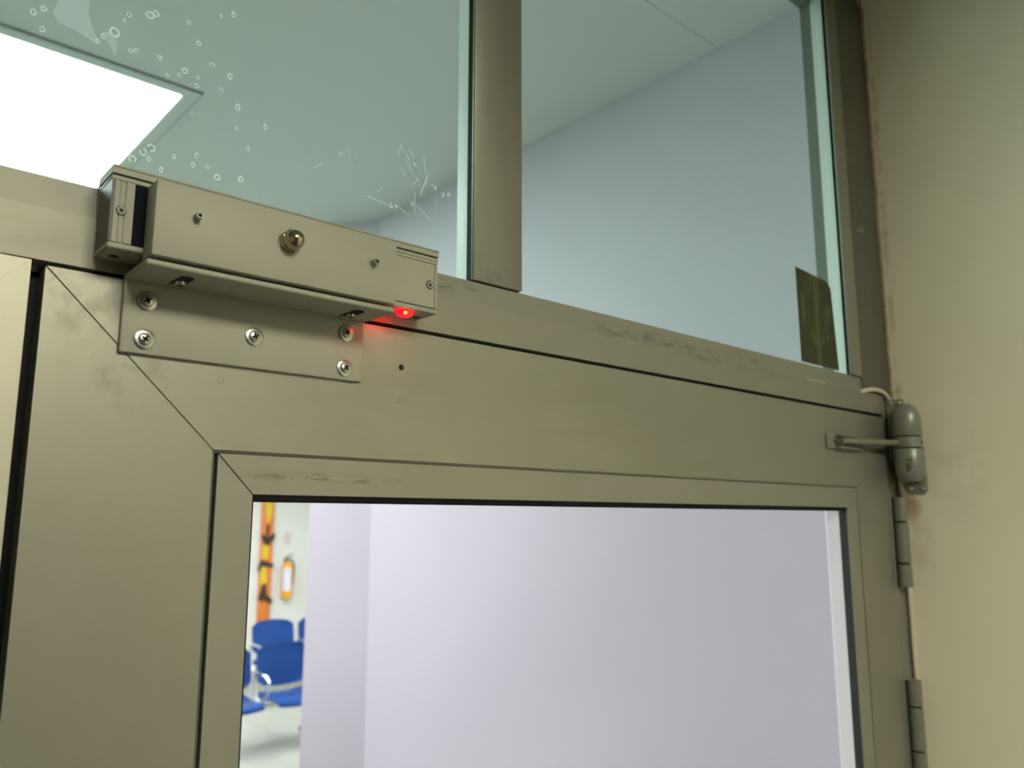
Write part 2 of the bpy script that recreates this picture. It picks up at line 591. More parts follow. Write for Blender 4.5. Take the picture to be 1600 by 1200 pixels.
# right bead, gasket, rear flange
MB().box(934, 959.6, 1.0, 4.6, 172, 700, 0.8, 2).build('side_bead', 'alu_bead', win)
MB().box(934.2, 959.6, 4.7, 7.9, 172, 700).build('gasket', 'black', win)
MB().prism([(934, 8.0), (934, 23), (959.6, 23), (959.6, 8.0)], 'z', 172, 700).build('side_bead_rear', 'alu_corridor_lit', win)
MB().box(935, 1038, 23.2, 37.9, 172, 715).build('rear_flange', 'alu_rear_shade', win)
MB().box(-905, 934.8, 23.2, 37.9, 672, 715).build('rear_flange', 'alu_rear_shade', win)
MB().box(-900, 1038, 0, 23, 700.2, 715).build('top_frame', 'alu', win)
MB().box(960, 1038.5, 1.5, 23, 154, 700, 0.8, 2).build('jamb', 'alu_jamb_shade', win)
MB().box(1010.6, 1038.5, 1.0, 38, FLOOR, 153.3, 0.6, 1).build('jamb', 'alu', win)
MB().box(-905, -900.2, 0, 38, FLOOR, 700).build('jamb', 'alu_jamb_shade', win)
MB().box(-899, 353.2, 9.6, 13.6, 171.7, 699).build('glass_pane', 'tinted', win)
MB().box(401.3, 933.9, 8.6, 12.6, 171.7, 699).build('glass_pane', 'tinted', win)
pane = [o for o in win.children if o.name == 'glass_pane'][0]
# caulk between jamb and wall
cb = MB()
pts = []
z = 700
while z > 150:
    pts.append((1037.6 + random.uniform(-.5, .5), 0.6 + random.uniform(-.6, .6), z))
    z -= 9
cb.tube(pts, 2.0, 6)
cb.build('caulk_joint', 'caulk', win)

sk = MB()
sk.tube([(824, 1.6, 153.6), (840, .9, 153.8), (858, .6, 153.2), (880, 1.0, 152.4)], .8, 6)
sk.build('caulk_streak', 'cable', win)
# dried water marks: thin raised rings and smears on the room side of the left pane
DR = [(66.5, 259.9, 1.5), (70.9, 263.7, 1.2), (71.3, 252.2, 1.3), (105.4, 265.1, 2.1), (123.1, 283.5, 1.9), (126.1, 285.7, 1.3), (112.0, 279.0, 1.2), (110.0, 274.5, 0.8), (144.4, 288.2, 1.2), (151.0, 277.8, 1.3), (130.0, 259.8, 1.2), (159.7, 267.3, 1.2), (170.8, 264.2, 1.5), (144.2, 257.5, 1.5), (141.1, 253.5, 1.0), (134.8, 251.0, 1.0), (166.3, 253.8, 1.0), (176.6, 246.4, 1.5), (152.0, 256.1, 1.0), (151.6, 250.7, 1.0), (129.3, 204.8, 1.9), (125.2, 201.2, 1.5), (119.9, 195.4, 1.9), (128.4, 198.1, 1.0), (152.5, 202.0, 1.0), (161.0, 203.4, 1.2), (166.9, 198.5, 1.5), (181.1, 201.4, 1.5), (135.3, 193.7, 1.2), (141.6, 203.7, 1.3), (154.4, 208.1, 1.2), (170.4, 305.2, 1.3), (163.1, 300.7, 0.8), (114.6, 257.8, 1.0), (117.2, 258.9, 1.0), (149.8, 232.4, 0.8), (176.6, 232.7, 0.8), (194.5, 239.6, 1.2), (184.4, 222.1, 1.0), (97.6, 256.5, 1.2), (100.2, 260.6, 1.2), (225.4, 197.1, 0.6)]
rg = MB()
for (x, z, r) in DR:
    n = 14
    a0 = random.uniform(0, 6.28)
    ex, ez = random.uniform(.75, 1.1), random.uniform(.9, 1.35)
    arc = random.choice([1.0, 1.0, 1.0, 0.8])
    vs = []
    bm = bmesh.new()
    wd = 0.28 * r
    for k in range(n + 1):
        t = a0 + 2 * math.pi * arc * k / n
        j = random.uniform(.9, 1.1)
        vs.append([bm.verts.new((x + ex * (r * j + s) * math.cos(t), yy, z + ez * (r * j + s) * math.sin(t)))
                   for (s, yy) in ((-wd, 9.55), (0, 9.40), (wd, 9.55))])
    for p, q in zip(vs, vs[1:]):
        for k in range(2):
            bm.faces.new((p[k], p[k + 1], q[k + 1], q[k]))
    rg.add(bm)
rg.build('water_marks', 'mark', win, label='dried water rings on the glass', kind='stuff')
hz = MB()
hz.prism([(99.5, 261.8), (103.1, 264.9), (106.5, 261), (108.0, 256.6), (106.2, 250.9), (104.8, 255), (102.4, 257.7)], 'y', 9.42, 9.55)
hz.prism([(77.4, 271.6), (75.5, 264), (77.9, 258.8), (87.1, 258.0), (96.8, 254.6), (98, 257), (95, 262), (91.7, 270.6), (92.4, 278.5), (84, 279)], 'y', 9.48, 9.55)
hz.prism([(98.7, 242.6), (102.2, 243.2), (103.0, 241.6), (99.5, 241.4)], 'y', 9.42, 9.55)
hz.build('wiped_film', 'haze', win, kind='stuff')
SCR = [(298.9, 250.2, 310.8, 236.4), (313.6, 259.6, 316.8, 239.6), (316.8, 239.6, 311.0, 227.3), (267.9, 214.9, 286.2, 212.6), (307.1, 228.6, 306.9, 212.0), (324.9, 231.2, 325.1, 220.1), (308.4, 219.5, 321.3, 210.9), (292.8, 260.2, 301.1, 250.8), (300.9, 259.4, 305.4, 253.1), (292.4, 214.2, 302.1, 209.3), (252.6, 244.9, 256.5, 231.5), (227.8, 222.9, 234.4, 228.4), (275.7, 220.7, 279.6, 225.1), (297.1, 239.1, 293.8, 242.8), (304.3, 232.6, 308.0, 238.5), (294.4, 260.7, 292.5, 251.0), (312.5, 231.1, 318.9, 246.5)]
s_ = MB()
for (x0, z0, x1, z1) in SCR:
    n = 6
    d = Vector((x1 - x0, 0, z1 - z0))
    nr = Vector((-d.z, 0, d.x)).normalized()
    bend = random.uniform(-.8, .8)
    pts = [Vector((x0, 9.5, z0)) + d * (k / n) + nr * (bend * math.sin(math.pi * k / n) + random.uniform(-.15, .15)) for k in range(n + 1)]
    s_.tube(pts, random.uniform(.12, .26), 4)
s_.build('scratch_marks', 'scratch', win, label='pale scratches in the glass', kind='stuff')
sm = MB()
for (x, z, r) in [(288.8, 213.3, 3.6), (335.2, 236.5, 3.2), (330.6, 232.8, 2.7), (297.1, 240.0, 2.2), (323.6, 237.2, 3.4), (304.6, 219.4, 3.0), (246.6, 238.4, 2.2), (305.5, 249.8, 2.6)]:
    for _ in range(9):
        a = random.uniform(0, 6.28)
        q = r * random.uniform(.1, .9)
        cx, cz = x + q * math.cos(a), z + q * math.sin(a)
        s = r * random.uniform(.12, .3)
        poly = [(cx + s * random.uniform(.5, 1.2) * math.cos(k * 1.047), cz + s * random.uniform(.5, 1.2) * math.sin(k * 1.047)) for k in range(6)]
        sm.prism(poly, 'y', 9.5, 9.56)
sm.build('glue_smears', 'smear', win, kind='stuff')


# ------------------------------------------------------------------ doors
def frame_door(name, x0, x1, top, hidden):
    """aluminium framed glazed leaf; x0..x1, top edge; face at y = 0"""
    bot = FLOOR + 12
    d = root(name, ((x0 + x1) / 2, 20, bot))
    k = (124.3 - 38.4) / (170.8 - 82)
    wl = 88.8
    if hidden:
        sx0, sx1, st = x0 + wl, x1 - wl, top - 86
    else:
        sx0, sx1, st = 170.8, 922.9, 38.4
    g = 0.42
    al = 'alu_leaf_lit' if hidden else 'alu'
    rise = 0.0 if hidden else 1.2
    m = MB()
    # left stile with mitred top and a chamfer along its glazing edge
    m.prism([(x0, top - g), (x0, bot), (sx0 - 0.2, bot), (sx0 - 0.2, st - g)], 'y', 0.35, 40)
    m.build('stile', al, d)
    MB().prism([(sx0 - .1, 0.5), (sx0 + 1.8, 2.4), (sx0 + 1.8, 9), (sx0 - .1, 9)], 'z', bot, st - 1.5).build('stile_lip', al, d)
    MB().prism([(x0 + g, top), (x1, top + rise), (sx1, st), (sx0, st)], 'y', 0.0, 40, 0.0).build('top_rail', al, d)
    MB().prism([(0.1, st), (2.0, st - 1.9), (9, st - 1.9), (9, st)], 'x', sx0 + .4, sx1).build('rail_lip', al, d)
    MB().prism([(x1, top + rise - .08), (x1, bot), (sx1, bot), (sx1, st - .08)], 'y', 0.0, 40).build('stile', al, d)
    MB().box(sx0, sx1, 0, 40, bot, bot + 180).build('bottom_rail', al, d)
    MB().prism([(x0 + 1, top - 1), (x1 - 1, top - 1), (sx1 + 1, st + 1), (sx0 - 1, st + 1), (sx0 - 1, bot + 1), (x0 + 1, bot + 1)], 'y', 3, 37).build('gap_backing', 'hole', d)  # dark backing added so no corridor light shows through the mitre gaps
    # glazing beads
    bx0, bx1, bz = sx0 + 3.4, sx1 - .35, st - 2.1
    gx0, gx1, gz, gb = sx0 + 24.2, sx1 - 24.9, st - 23.9, bot + 200
    MB().prism([(bx0, bz - .5), (bx0, bot + 180), (gx0, bot + 180), (gx0, gz - .5)], 'y', 1.0, 4.2).build('glazing_bead', 'alu_bead', d)
    MB().prism([(bx0 + .4, bz), (bx1, bz), (gx1, gz), (gx0 + .4, gz)], 'y', 0.8, 4.2).build('glazing_bead', 'alu_bead', d)
    MB().prism([(bx1, bz - .15), (bx1, bot + 180), (gx1, bot + 180), (gx1, gz - .15)], 'y', 0.8, 4.2).build('glazing_bead', 'alu_bead', d)
    MB().box(gx0, gx1, 0.8, 4.2, bot + 180, gb).build('glazing_bead', 'alu_bead', d)
    # gaskets round the pane
    MB().box(gx0 - 1, gx1 + 1, 2.2, 4.3, gz - 4.4, gz - .1).build('gasket', 'black', d)
    MB().box(gx0, gx0 + 1.3, 2.2, 4.3, gb, gz - 4.5).build('gasket', 'black', d)
    MB().box(gx1 - .2, gx1 + 3, 2.4, 11.4, gb, gz - 4.5).build('gasket', 'gasket', d)
    MB().box(gx0 - 8, gx1 - .3, 4.5, 8.5, gb - 8, gz + 6).build('glass_pane', 'glass', d)
    for bb in ((sx0 + 1.9, gx0 - 8.3, bot + 180, st - 2), (gx1 + 3.1, sx1 - .4, bot + 180, st - 2)):  # added dark fill that keeps corridor light out of the bead grooves
        MB().box(bb[0], bb[1], 4.4, 11.3, bb[2], bb[3]).build('rebate_light_block', 'hole', d)
    MB().box(gx0 - 8.2, gx1 + 3, 4.4, 11.3, gz + 6.2, st - 2.1).build('rebate_light_block', 'hole', d)
    # beads on the corridor side, corridor light put into their colour
    MB().prism([(gx1 + .1, 11.5), (gx1 + .1, 26), (gx1 + 2, 27.6), (sx1, 41), (sx1, 11.5)], 'z', gb, gz).build('rear_bead', 'alu_corridor_lit', d)
    MB().box(sx0, gx0 - 1.5, 11.5, 27, gb, gz).build('rear_bead', 'alu_corridor_lit', d)
    MB().box(sx0, sx1, 11.5, 27, gz + 5, st).build('rear_bead', 'alu_corridor_lit', d)
    return d


door1 = frame_door('door_1', 82.0, 1007.2, 124.3, False)
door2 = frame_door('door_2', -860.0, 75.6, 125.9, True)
# rubber seal inside the gap between the leaves and above the door
MB().box(70, 84, 14, 34, FLOOR + 12, 124).build('seal_gap_fill', 'black', door2)
MB().prism([(84.5, 124.5), (1007, 126.0), (1007, 129.2), (84.5, 126.4)], 'y', 7, 38).build('seal_gap_fill', 'black', win)
MB().box(1007.4, 1010.4, 6, 38, FLOOR + 12, 126).build('seal_gap_fill', 'black', win)  # black strip added to darken the gap on the hinge side
# small plugged holes of the top rail
MB().cyl((292.1, -0.15, 99.4), (0, 1, 0), 2.0, .3, 16).build('screw_hole', 'hole', door1)
for (x, z) in ((172.6, 77.1), (291.7, 77.2)):
    b = MB().lathe([(1.95, 0), (1.95, .05)], (x, 0.02, z), (0, -1, 0), 20).build('hole_plug', 'plug_rim', door1)
    MB().lathe([(1.6, 0), (1.6, .06)], (x, -.02, z), (0, -1, 0), 20).build('plug_face', 'alu', b)

# ------------------------------------------------------------------ magnetic lock on the header
lock = thing('magnetic_lock', 'silver magnetic door lock housing with lit red lamp screwed to the door header', 'lock', (203, -12, 132.6))
m = MB()
LX, RX = 102.6, 303.2
# extruded channel: back, top flange, bottom flange
m.box(LX, RX, -1.4 - 0.1, -0.1, 132.6, 170.4)
m.box(LX, RX, -24.0, -1.4, 168.0, 170.4, .5, 2)
m.box(LX, RX, -24.0, -1.4, 132.6, 135.8, .9, 3)
m.build('housing', 'silver', lock)
m = MB()
m.box(LX - .2, RX + .1, -24.8, -0.1, 171.0, 173.9, .3, 1)
m.box(LX - .2, RX + .1, -24.3, -0.1, 173.8, 174.5)
m.box(LX - .2, RX + .1, -24.8, -0.1, 174.4, 175.6, .4, 2)
m.build('top_cover', 'silver', lock)
MB().box(LX + .5, RX - .5, -24.0, -0.1, 170.3, 171.1).build('cover_joint', 'hole', lock)
MB().box(LX + .1, LX + 1.6, -24.0, -1.6, 135.9, 167.9).build('end_cap', 'silver_shaded', lock)
# left front strip with a groove and a countersunk screw
m = MB()
m.box(LX + 1.7, 109.7, -23.2, -3, 135.9, 167.9)
m.box(LX + 1.7, 106.0, -24.0, -23.2, 135.9, 167.9)
m.box(107.0, 108.6, -23.9, -3, 135.9, 167.9)
m.box(109.6, 113.6, -24.0, -3, 135.9, 167.9)
m.build('front_strip', 'silver', lock)
MB().box(113.8, 269.5, -23.6, -3, 135.9, 167.9).build('magnet_core', 'magnet', lock)
# right cover panel, inset with a fine joint
m = MB()
m.box(270.3, 300.6, -24.0, -3, 136.2, 165.8, .25, 1)
m.build('terminal_cover', 'silver', lock)
MB().box(270.0, 302.9, -24.0, -3, 166.1, 167.9, .2, 1).build('cover_strip', 'silver', lock)
MB().box(300.9, 302.9, -24.0, -3, 135.9, 165.9, .2, 1).build('cover_edge', 'silver', lock)
MB().box(LX + .5, 109.0, -23.4, -3, 132.62, 132.7).build('lower_seam', 'hole', lock)


def cross_screw(o, ax, r, hgt, parent, name='screw', mt='steel', washer=None, spin=0.3, csk=False):
    """cross-recess screw standing on point o along ax; the recess is a real dark notch"""
    ax = Vector(ax).normalized()
    o = Vector(o)
    b = MB()
    if washer:
        b.lathe([(washer, 0), (washer, hgt * .22), (washer * .9, hgt * .34), (r * 1.02, hgt * .38)], o, ax, 28)
    if csk:
        b.lathe([(r, 0), (r, hgt * .6), (r * .9, hgt)], o, ax, 24)
    else:
        b.lathe([(r, 0), (r, hgt * .5), (r * .9, hgt * .8), (r * .62, hgt * .97), (r * .2, hgt)], o, ax, 24)
    s = b.build(name, mt, parent)
    x = Vector((0, 0, 1)) if abs(ax.z) < .9 else Vector((1, 0, 0))
    x = (x - ax * x.dot(ax)).normalized()
    y = ax.cross(x)
    q = MB()
    bm = bmesh.new()
    for a in (spin, spin + math.pi / 2):
        u = x * math.cos(a) + y * math.sin(a)
        v_ = ax.cross(u)
        L_, W_ = r * .58, r * .17
        top = o + ax * (hgt + .05)
        lo = o + ax * (hgt * .5)
        A = [bm.verts.new(top + u * sx * L_ + v_ * sy * W_) for sx, sy in ((-1, -1), (1, -1), (1, 1), (-1, 1))]
        B = [bm.verts.new(lo + u * sx * L_ * .4 + v_ * sy * W_) for sx, sy in ((-1, -1), (1, -1), (1, 1), (-1, 1))]
        bm.faces.new(A)
        bm.faces.new(B[::-1])
        for k in range(4):
            bm.faces.new((A[k], B[k], B[(k + 1) % 4], A[(k + 1) % 4]))
    bmesh.ops.recalc_face_normals(bm, faces=bm.faces[:])
    q.add(bm)
    q.build('cross_recess', 'hole', s)
    return s


b = MB()
b.cyl((107.8, -24.0, 152.4), (0, -1, 0), 2.5, .12, 24)
b.build('screw_rim', 'hole', lock)
cross_screw((107.8, -24.05, 152.4), (0, -1, 0), 2.15, .5, lock, csk=True, mt='silver', spin=.75)
b = MB()
b.cyl((296.8, -24.0, 151.2), (0, -1, 0), 2.9, .12, 24)
b.build('screw_rim', 'hole', lock)
cross_screw((296.8, -24.05, 151.2), (0, -1, 0), 2.45, .5, lock, csk=True, mt='steel_dull', spin=.75)
# holes of the bottom face
MB().cyl((109.6, -10.0, 132.55), (0, 0, 1), 2.4, .2, 20).build('bottom_hole', 'hole', lock)
b = MB()
b.cyl((297.8, -8.0, 132.5), (0, 0, 1), 2.4, .2, 20)
b.build('bottom_hole', 'hole', lock)
# the lamp
led = MB()
led.lathe([(5.6, 0), (5.5, 1.0), (4.9, 2.2), (3.6, 3.2), (1.8, 3.8), (0, 4.0)], (282.6, -16.5, 132.6), (0, 0, -1), 28)
led.build('indicator_lamp', 'led', lock, label='lit red indicator lamp')
lamp = [o for o in lock.children if o.name == 'indicator_lamp'][0]
MB().lathe([(1.3, 0), (1.2, .5), (.7, .9), (0, 1.0)], (280.6, -20.6, 130.6), (-0.45, -0.75, -0.3), 14).build('lamp_core', 'led_core', lamp)

# ------------------------------------------------------------------ armature on its angle bracket, fixed to the door
arm = thing('lock_armature', 'silver armature plate with domed nut on an angle bracket screwed to the door', 'lock plate', (190, -20, 85))
AX0, AX1 = 119.2, 260.7
MB().box(AX0, AX1, -39.6, -25.0, 128.6, 167.4, .5, 2).build('armature_block', 'silver', arm)
m = MB()
m.box(117.8, 261.2, -3.0, -0.15, 85.4, 127.2, .9, 3)
m.build('bracket_plate', 'silver', arm)
MB().box(117.8, 261.8, -37.2, -2.9, 123.9, 127.1, 1.2, 4).build('bracket_leg', 'silver', arm)
# domed nut
n = MB()
nx, nz = 190.6, 151.2
n.lathe([(6.6, 0), (6.6, 3.6), (5.9, 4.4)], (nx, -39.6, nz), (0, -1, 0), 6, rot=.2)
nut = n.build('domed_nut', 'brass', arm, label='shiny domed nut')
dm = MB()
dm.lathe([(5.5, 0)] + [(5.3 * math.cos(a), 2.2 + 5.3 * math.sin(a)) for a in [i * math.pi / 2 / 9 for i in range(9)]] + [(0, 7.5)], (nx, -43.8, nz), (0, -1, 0), 28)
dm.build('nut_dome', 'brass', nut)
# hollow guide pins
for (x, z) in ((139.6, 152.2), (244.3, 150.9)):
    q = MB()
    q.lathe([(1.75, 0), (1.9, .2), (1.9, 4.6), (1.5, 5.0), (1.1, 5.0), (1.1, 3.0), (0, 3.0)], (x, -39.5, z), (0, -1, 0), 18)
    p = q.build('guide_pin', 'steel_dull', arm)
    MB().cyl((x, -42.4, z), (0, -1, 0), 1.08, 1.9, 16).build('pin_bore', 'hole', p)
for (x, z, r, s) in ((129.4, 114.2, 3.3, .5), (129.6, 93.4, 3.3, 1.0), (189.2, 103.8, 3.3, .3), (248.4, 115.1, 3.2, .4), (248.4, 92.9, 3.2, .9)):
    cross_screw((x, -3.0, z), (0, -1, 0), r, 2.3, arm, washer=5.4, spin=s)
# slotted screws holding the armature from below
for x in (141.5, 243.5):
    q = MB()
    q.prism([(x + 4 * math.cos(t) + (9 if False else 0), -19 + (6 if math.sin(t) > 0 else -6) + 4 * math.sin(t)) for t in [k * math.pi / 8 for k in range(16)]], 'z', 123.75, 123.95)
    q.build('slot', 'hole', arm)
    cross_screw((x, -16.5, 123.8), (0, 0, -1), 3.0, 2.0, arm, spin=.2, mt='steel')
    q = MB()
    q.lathe([(3.4, 0), (3.4, 1.2), (2.6, 1.8), (0, 2.0)], (x - .5, -10.0, 123.9), (0, 0, -1), 20)
    q.build('rivet', 'steel', arm)

# ------------------------------------------------------------------ door closer
clo = thing('door_closer', 'grey spring door closer with round arm on the wall above the upper hinge', 'door closer', (1015, -20, 29))
Z0, Z1 = 30.0, 148.5
poly = [(-0.4, Z1 - 1), (-1.5, Z1), (-19.5, Z1), (-21, Z1 - 2), (-22, 112), (-38, 92), (-41.5, 88), (-41.5, Z0 + 5), (-37, Z0), (-20, Z0), (-15.5, Z0 + 4), (-13, 58), (-1.5, 74), (-.4, 76)]
MB().prism(poly, 'x', 1015.5, 1018.8, .7, 2).build('mounting_plate', 'closer', clo)
MB().box(1018.6, 1038.8, -25, -8, 50, 138, 1.5, 2).build('mounting_block', 'closer', clo)
ax_, ay_ = 1009.0, -26.5
cy = MB()
prof = [(0.0, 141.0), (4.0, 140.6), (7.8, 139.0), (11.0, 136.2), (13.6, 132.0), (15.4, 126.5), (16.3, 119.0), (16.5, 101.5), (16.0, 100.6)]
cy.lathe([(r, z - 100.6) for r, z in prof[::-1]], (ax_, ay_, 100.6), (0, 0, 1), 40)
upc = cy.build('upper_cylinder', 'closer', clo)
cy = MB()
cy.lathe([(15.6, 0), (16.0, .5), (16.0, 12.4), (15.6, 12.9)], (ax_, ay_, 86.2), (0, 0, 1), 40)
ring = cy.build('arm_ring', 'closer', clo)
for z in (98.9, 84.6):
    MB().lathe([(14.6, 0), (14.6, 1.8)], (ax_, ay_, z), (0, 0, 1), 32).build('ring_gap', 'hole', clo)
cy = MB()
cy.lathe([(11.5, 0), (12.6, 1.2), (15.6, 7.6), (16.4, 10), (16.8, 38.2), (16.3, 39.1)], (ax_, ay_, 45.6), (0, 0, 1), 40)
lower = cy.build('lower_cylinder', 'closer', clo)
# block behind the cylinders that joins them to the plate
MB().box(1010, 1016, -36, -14, 54, 126, 1.0, 2).build('saddle', 'closer', clo)
# adjusting hole of the ring
u = Vector((-0.55, -0.83, 0)).normalized()
u = Vector((0.02, -1, 0)).normalized()
hp = Vector((ax_, ay_, 92.4)) + u * 15.3
MB().cyl(hp, u, 2.3, 0.9, 18).build('adjusting_hole', 'hole', ring)
# arm and its roller track on the door
MB().tube([(873, -9.6, 87.8), (880, -11.5, 88.0), (900, -13.0, 88.6), (940, -15.0, 89.9), (998, -20, 92.3)], 3.6, 14).build('arm', 'track', clo)
tr = MB()
tr.box(856.5, 944, -2.2, -0.1, 79.0, 96.0, 1.0, 2)
tr.box(874, 925, -9.0, -2.0, 93.4, 95.6, .8, 2)
tr.box(874, 925, -9.0, -2.0, 79.6, 81.8, .8, 2)
trk = tr.build('track_plate', 'track', clo)
cross_screw((872.5, -2.2, 88.2), (0, -1, 0), 3.2, 1.6, clo, mt='steel', spin=.2)
# screws of the mounting plate
for (y, z) in ((-6.0, 144.2), (-17.0, 143.6), (-23.0, 37.8), (-36.5, 37.4)):
    q = MB()
    q.lathe([(2.6, 0), (2.4, 1.2), (1.4, 2.0), (0, 2.2)], (1015.5, y, z), (-1, 0, 0), 18)
    q.build('plate_screw', 'chrome', clo)
# raised lettering down the lower cylinder
fc = bpy.data.curves.new('lettering', 'FONT')
fc.body = 'Yale'
fc.size = 1.0
fc.offset = 0.018
fc.resolution_u = 2
tmp = bpy.data.objects.new('lettering', fc)
C.objects.link(tmp)
bpy.context.view_layer.update()
tm = bpy.data.meshes.new_from_object(tmp.evaluated_get(bpy.context.evaluated_depsgraph_get()))
bpy.data.objects.remove(tmp)
xs = [v.co.x for v in tm.vertices]
x0_, x1_ = min(xs), max(xs)
ys_ = [v.co.y for v in tm.vertices]
bm = bmesh.new()
bm.from_mesh(tm)
bmesh.ops.subdivide_edges(bm, edges=bm.edges[:], cuts=1)
LZ0, LZ1, LW = 74.0, 57.0, 7.4
ymid = (min(ys_) + max(ys_)) / 2
yr = (max(ys_) - min(ys_))
a_c = R(-160)
for v in bm.verts:
    s = (v.co.x - x0_) / (x1_ - x0_)
    t = (v.co.y - ymid) / yr
    ang = a_c + t * LW / 16.7
    v.co = (ax_ + 16.95 * math.cos(ang), ay_ + 16.95 * math.sin(ang), LZ0 + (LZ1 - LZ0) * s)
l_ = MB()
l_.add(bm)
l_.build('lettering', 'ink', lower)

# ------------------------------------------------------------------ hinges
HX, HY = 1018.5, -6.5


def hinge(dz):
    h = MB().cyl((HX, HY, -79.0 + dz), (0, 0, 1), 6.8, 106, 20).build('hinge', 'hole', door1)
    for (z0, z1) in ((27.5, -1.1), (-3.2, -50.6), (-52.6, -79.5)):
        lo_, hi_ = min(z0, z1) + dz, max(z0, z1) + dz
        MB().cyl((HX, HY, lo_), (0, 0, 1), 8.2, hi_ - lo_, 28, .5).build('knuckle', 'hinge', h)


hinge(0)
hinge(-213.8)

# ------------------------------------------------------------------ cable running down the corner
cab = MB()
pts = [(953, 2.2, 152.6), (958, 0.0, 154.2), (965, -1.8, 155.9), (974, -2.8, 157.4), (988, -3.0, 158.0), (1000, -3.0, 157.4), (1008, -2.8, 155.8), (1015, -2.6, 152.8), (1021, -2.4, 148.6), (1027, -2.0, 142), (1032, -1.8, 134),
       (1034, -1.8, 110), (1034.5, -1.8, 70), (1035, -2.2, 40), (1035.2, -2.6, 10), (1035, -3.0, -60), (1035, -3.2, -120), (1035.3, -3.2, -180), (1035.4, -3.2, -420), (1035.4, -3.2, -900)]
cab.tube(pts, 2.9, 12)
tag(cab.build('cable', 'cable'), 'thin cream cable running over the jamb and down the corner behind the hinges', 'cable')

# ------------------------------------------------------------------ sticker on the transom glass
st_ = MB()
st_.prism([(829.6, 175.5), (828.2, 285.2), (893, 281.6), (902, 279.5), (908, 273.5), (915.6, 175.0)], 'y', 8.0, 8.5)
tag(st_.build('sticker', 'sticker', origin=(871, 8.2, 229)), 'dark olive faded sticker in the lower right corner of the transom glass', 'sticker')


# ------------------------------------------------------------------ ceiling lights
def panel_light(x0, x1, y0, y1, label, group='corridor and hall ceiling panels'):
    t = thing('ceiling_light', label, 'light', ((x0 + x1) / 2, (y0 + y1) / 2, CZ - 12), group)
    f = MB()
    w_ = 32
    f.box(x0 - w_, x1 + w_, y0 - w_, y0, CZ - 5, CZ - .5, .5, 1)
    f.box(x0 - w_, x1 + w_, y1, y1 + w_, CZ - 5, CZ - .5, .5, 1)
    f.box(x0 - w_, x0, y0, y1, CZ - 5, CZ - .5, .5, 1)
    f.box(x1, x1 + w_, y0, y1, CZ - 5, CZ - .5, .5, 1)
    MB().box(x0 - w_ - 3, x1 + w_ + 3, y0 - w_ - 3, y1 + w_ + 3, CZ - 3, CZ - .2).build('joint', 'joint', t)
    f.build('frame', 'lightframe', t)
    MB().box(x0, x1, y0, y1, CZ - 6, CZ - 3.1).build('diffuser', 'diffuser', t)
    return t


P0 = panel_light(-670, 533, 1232, 2432, 'bright oblong ceiling panel seen through the left transom pane')
lights = [(0.0, 3.0, 'added unseen ceiling panel lighting the hall, hidden behind the magnetic lock'),
          (3.2, 3.0, 'added unseen ceiling panel lighting the hall, out of sight behind the corridor wall'),
          (3.2, 6.0, 'added unseen ceiling panel lighting the hall, above the row of blue seats'),
          (0.0, 6.0, 'added unseen ceiling panel lighting the hall, on the left far side'),
          (2.4, 6.9, 'added unseen ceiling panel lighting the hall, before the far wall left of the spine board'),
          (4.3, 5.8, 'added unseen ceiling panel lighting the hall, above the spine board side of the seats'),
          (5.0, 4.4, 'added unseen ceiling panel lighting the hall, right of the front blue seats')]
for (dx, dy, lb) in lights:  # extra panels out of view, added to brighten the hall
    q = copy_tree(P0)
    q.location = P0.location + Vector((dx, dy, 0))
    q['label'] = lb
# recessed lamp of the near room, above and behind the camera
nl = thing('recessed_light', 'recessed warm ceiling lamp of the near room, above and behind the viewer', 'light', ((LX0 + LX1) / 2, (LY0 + LY1) / 2, 762))
f = MB()
t_ = 4
f.box(LX0 + .5, LX1 - .5, LY0 + .5, LY0 + t_, 760, 890)
f.box(LX0 + .5, LX1 - .5, LY1 - t_, LY1 - .5, 760, 890)
f.box(LX0 + .5, LX0 + t_, LY0 + t_, LY1 - t_, 760, 890)
f.box(LX1 - t_, LX1 - .5, LY0 + t_, LY1 - t_, 760, 890)
f.box(LX0 + .5, LX1 - .5, LY0 + .5, LY1 - .5, 890.2, 896)
f.build('housing', 'lightframe', nl)
MB().box(LX0 + 40, LX1 - 40, LY0 + 40, LY1 - 40, 760 + LH, 760 + LH + 8).build('diffuser', 'near_diffuser', nl)


